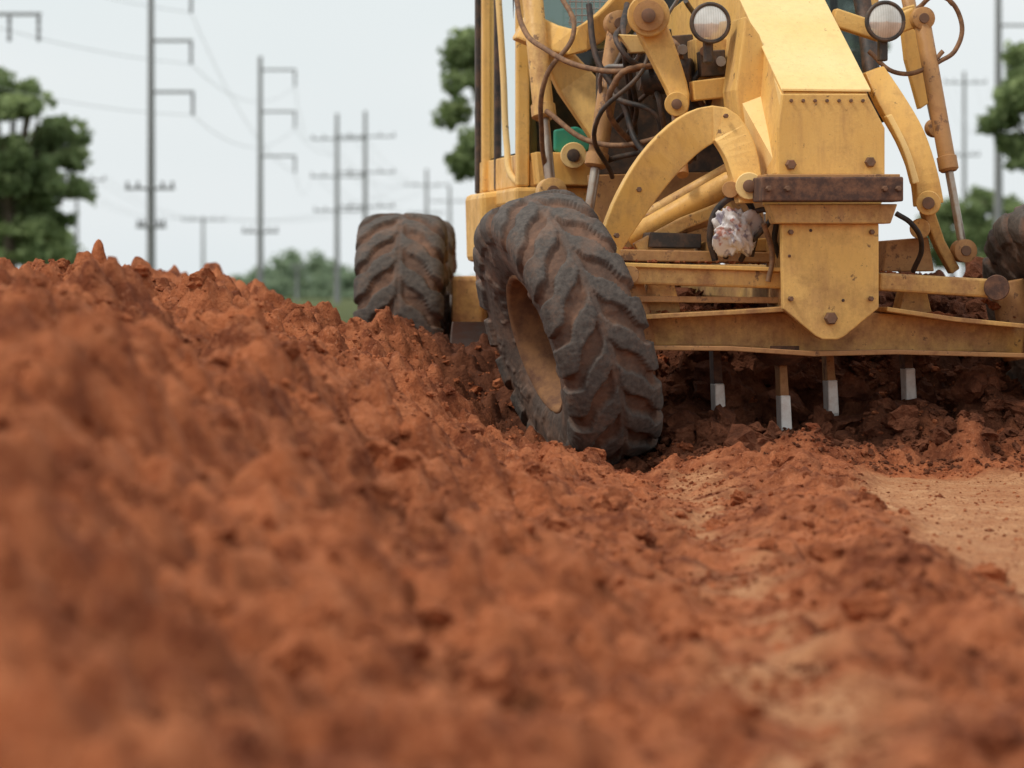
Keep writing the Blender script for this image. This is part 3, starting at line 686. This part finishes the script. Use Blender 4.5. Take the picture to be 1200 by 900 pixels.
for i in range(420):
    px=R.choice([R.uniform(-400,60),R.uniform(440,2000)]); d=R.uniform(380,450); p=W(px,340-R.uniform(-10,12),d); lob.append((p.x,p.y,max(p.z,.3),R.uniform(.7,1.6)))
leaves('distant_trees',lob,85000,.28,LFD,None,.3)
lob=[]
for i in range(60):
    px=R.uniform(-60,72); p=W(px,R.uniform(255,300),150); lob.append((p.x,p.y+R.uniform(-2,2),p.z,R.uniform(.3,.8)))
leaves('hedge',lob,18000,.13,LF,None,.2)
# ---------------------------------------------------------------- utility poles
CON=mat_simple('weathered_concrete',(.24,.245,.25),.9,0,.2,(.18,.18,.18),1.5)
ISO=mat_simple('insulator',(.14,.14,.15),.4,0,0)
tips=[]
def pole(px,d,toppy,arms,w=.26,kind='utility_pole'):
    e=bpy.data.objects.new(kind,None); col.objects.link(e); k=d/F; x=(px-600)*k; zt=HC+(HZ-toppy)*k
    e.location=(x,d,0)
    revolve('pole_shaft',(0,0,-.2),(0,0,zt),[(0,w*.62),(1,w*.36)],CON,10,e)
    T=[]
    for (py,lpx,rpx,drop) in arms:
        z=HC+(HZ-py)*k; xl_=(lpx-px)*k; xr_=(rpx-px)*k
        box('cross_arm',min(xl_,0),max(xr_,0),-.16,-.06,z-.05,z+.05,CON,.01,e)
        n=2 if min(abs(xl_),abs(xr_))<.2 else 4
        xs_=[xr_-.05 if abs(xr_)>abs(xl_) else xl_+.05] if n==2 else [xl_+.08,xl_*.5,xr_*.5,xr_-.08]
        for xi in xs_:
            s_=-1 if drop else 1
            L_=.8 if drop else .25
            revolve('insulator',(xi,-.11,z),(xi,-.11,z+s_*L_),[(0,.03),(.3,.07),(.4,.03),(.6,.07),(.7,.03),(.9,.07),(1,.03)],ISO,8,e)
            T.append(Vector((x+xi,d-.11,z+s_*L_)))
    tips.append(T)
    return e
pole(177,130,-40,[(48,177,226,1),(108,177,228,1),(-12,177,226,1),(221,147,205,0),(266,160,195,0)],.27)
pole(305,180,66,[(82,303,347,1),(131,303,347,1),(183,303,347,1),(272,284,326,0)],.27)
pole(395,236,133,[(163,365,426,0),(207,364,426,0),(247,368,424,0)],.30)
pole(428,240,130,[(160,392,463,0),(202,392,463,0),(242,395,462,0)],.30)
pole(500,340,198,[(217,475,526,0),(250,480,520,0)],.34)
pole(527,345,218,[(236,505,548,0)],.34)
pole(90,230,207,[(211,58,124,0)],.24)
pole(238,300,254,[(258,213,264,0)],.26)
pole(-26,110,-120,[(17,-80,49,1),(-50,-26,50,1)],.2)
pole(1170,150,-20,[(30,1170,1212,1),(150,1150,1200,0)],.34)
pole(1130,240,84,[(97,1106,1156,0),(182,1112,1148,0)],.26)
pole(348,300,310,[(313,340,357,0)],.24)
pole(985,160,-30,[(2,960,1010,0)],.26)
WIR=mat_simple('power_cable',(.40,.41,.42),.6,0,0)
def wire(a,b,sag=.8):
    pts=[a.lerp(b,i/12)-Vector((0,0,sag*(1-((i/6)-1)**2))) for i in range(13)]
    return [tuple(p) for p in pts]
cu=bpy.data.curves.new('power_lines','CURVE'); cu.dimensions='3D'; cu.bevel_depth=.010; cu.bevel_resolution=1
def addw(pts):
    s=cu.splines.new('POLY'); s.points.add(len(pts)-1)
    for p,q in zip(s.points,pts): p.co=(*q,1)
for i in range(3):
    addw(wire(tips[0][i],tips[1][i],1.0)); a=tips[0][i]; addw(wire(a,a+Vector((-9,-45,1.5)),.8))
    addw(wire(tips[1][i],tips[2][i*2] if i*2<len(tips[2]) else tips[2][0],1.2))
for i in range(8): addw(wire(tips[2][i],tips[4][i%4+ (4 if i>3 else 0)],1.5))
for i in range(4): addw(wire(tips[6][i],tips[7][i],1.0)); addw(wire(tips[7][i],tips[4][i],1.5))
for i in range(4):
    p=tips[9][1+i] if len(tips[9])>1+i else tips[9][0]; q=tips[10][i]; addw(wire(p,q,1.6))
wo=bpy.data.objects.new('power_lines',cu); col.objects.link(wo); cu.materials.append(WIR)
# ---------------------------------------------------------------- world, sun, camera
w=bpy.data.worlds.new('World'); sc.world=w; w.use_nodes=True; nt=w.node_tree
SE=math.radians(56); AZ=math.radians(-118)
bg=nt.nodes['Background']; bg.inputs['Strength'].default_value=.12
sky=N(nt,'ShaderNodeTexSky'); sky.sky_type='NISHITA'; sky.sun_disc=False; sky.sun_elevation=SE; sky.sun_rotation=AZ; sky.air_density=1.5; sky.dust_density=4
nt.links.new(sky.outputs[0],bg.inputs['Color'])
tc=N(nt,'ShaderNodeTexCoord'); mp=N(nt,'ShaderNodeMapping'); mp.inputs['Scale'].default_value=(1,1,3); nt.links.new(tc.outputs['Generated'],mp.inputs['Vector'])
nn=noise(nt,mp.outputs['Vector'],3.2,3,.5)
cc=ramp(nt,nn,.3,.7,(.73,.795,.815,1),(.85,.87,.875,1))
b2=N(nt,'ShaderNodeBackground'); nt.links.new(cc,b2.inputs['Color']); b2.inputs['Strength'].default_value=1.12
mx=N(nt,'ShaderNodeMixShader'); mx.inputs[0].default_value=.9
nt.links.new(bg.outputs[0],mx.inputs[1]); nt.links.new(b2.outputs[0],mx.inputs[2]); nt.links.new(mx.outputs[0],nt.nodes['World Output'].inputs['Surface'])
sl=bpy.data.lights.new('sun','SUN'); sl.energy=1.9; sl.angle=math.radians(10); sl.color=(1,.93,.82)
so=bpy.data.objects.new('sun',sl); col.objects.link(so)
dirv=Vector((math.sin(AZ)*math.cos(SE),math.cos(AZ)*math.cos(SE),math.sin(SE)))
so.rotation_euler=dirv.to_track_quat('Z','Y').to_euler(); so.location=dirv*50
cam=bpy.data.cameras.new('camera'); co=bpy.data.objects.new('camera',cam); col.objects.link(co); sc.camera=co
co.location=(0,0,HC); co.rotation_euler=(math.pi/2,0,0)
cam.sensor_width=36; cam.lens=36*F/1200; cam.shift_y=-110/1200; cam.clip_start=.1; cam.clip_end=20000
cam.dof.use_dof=True; cam.dof.focus_distance=17.7; cam.dof.aperture_fstop=3.2
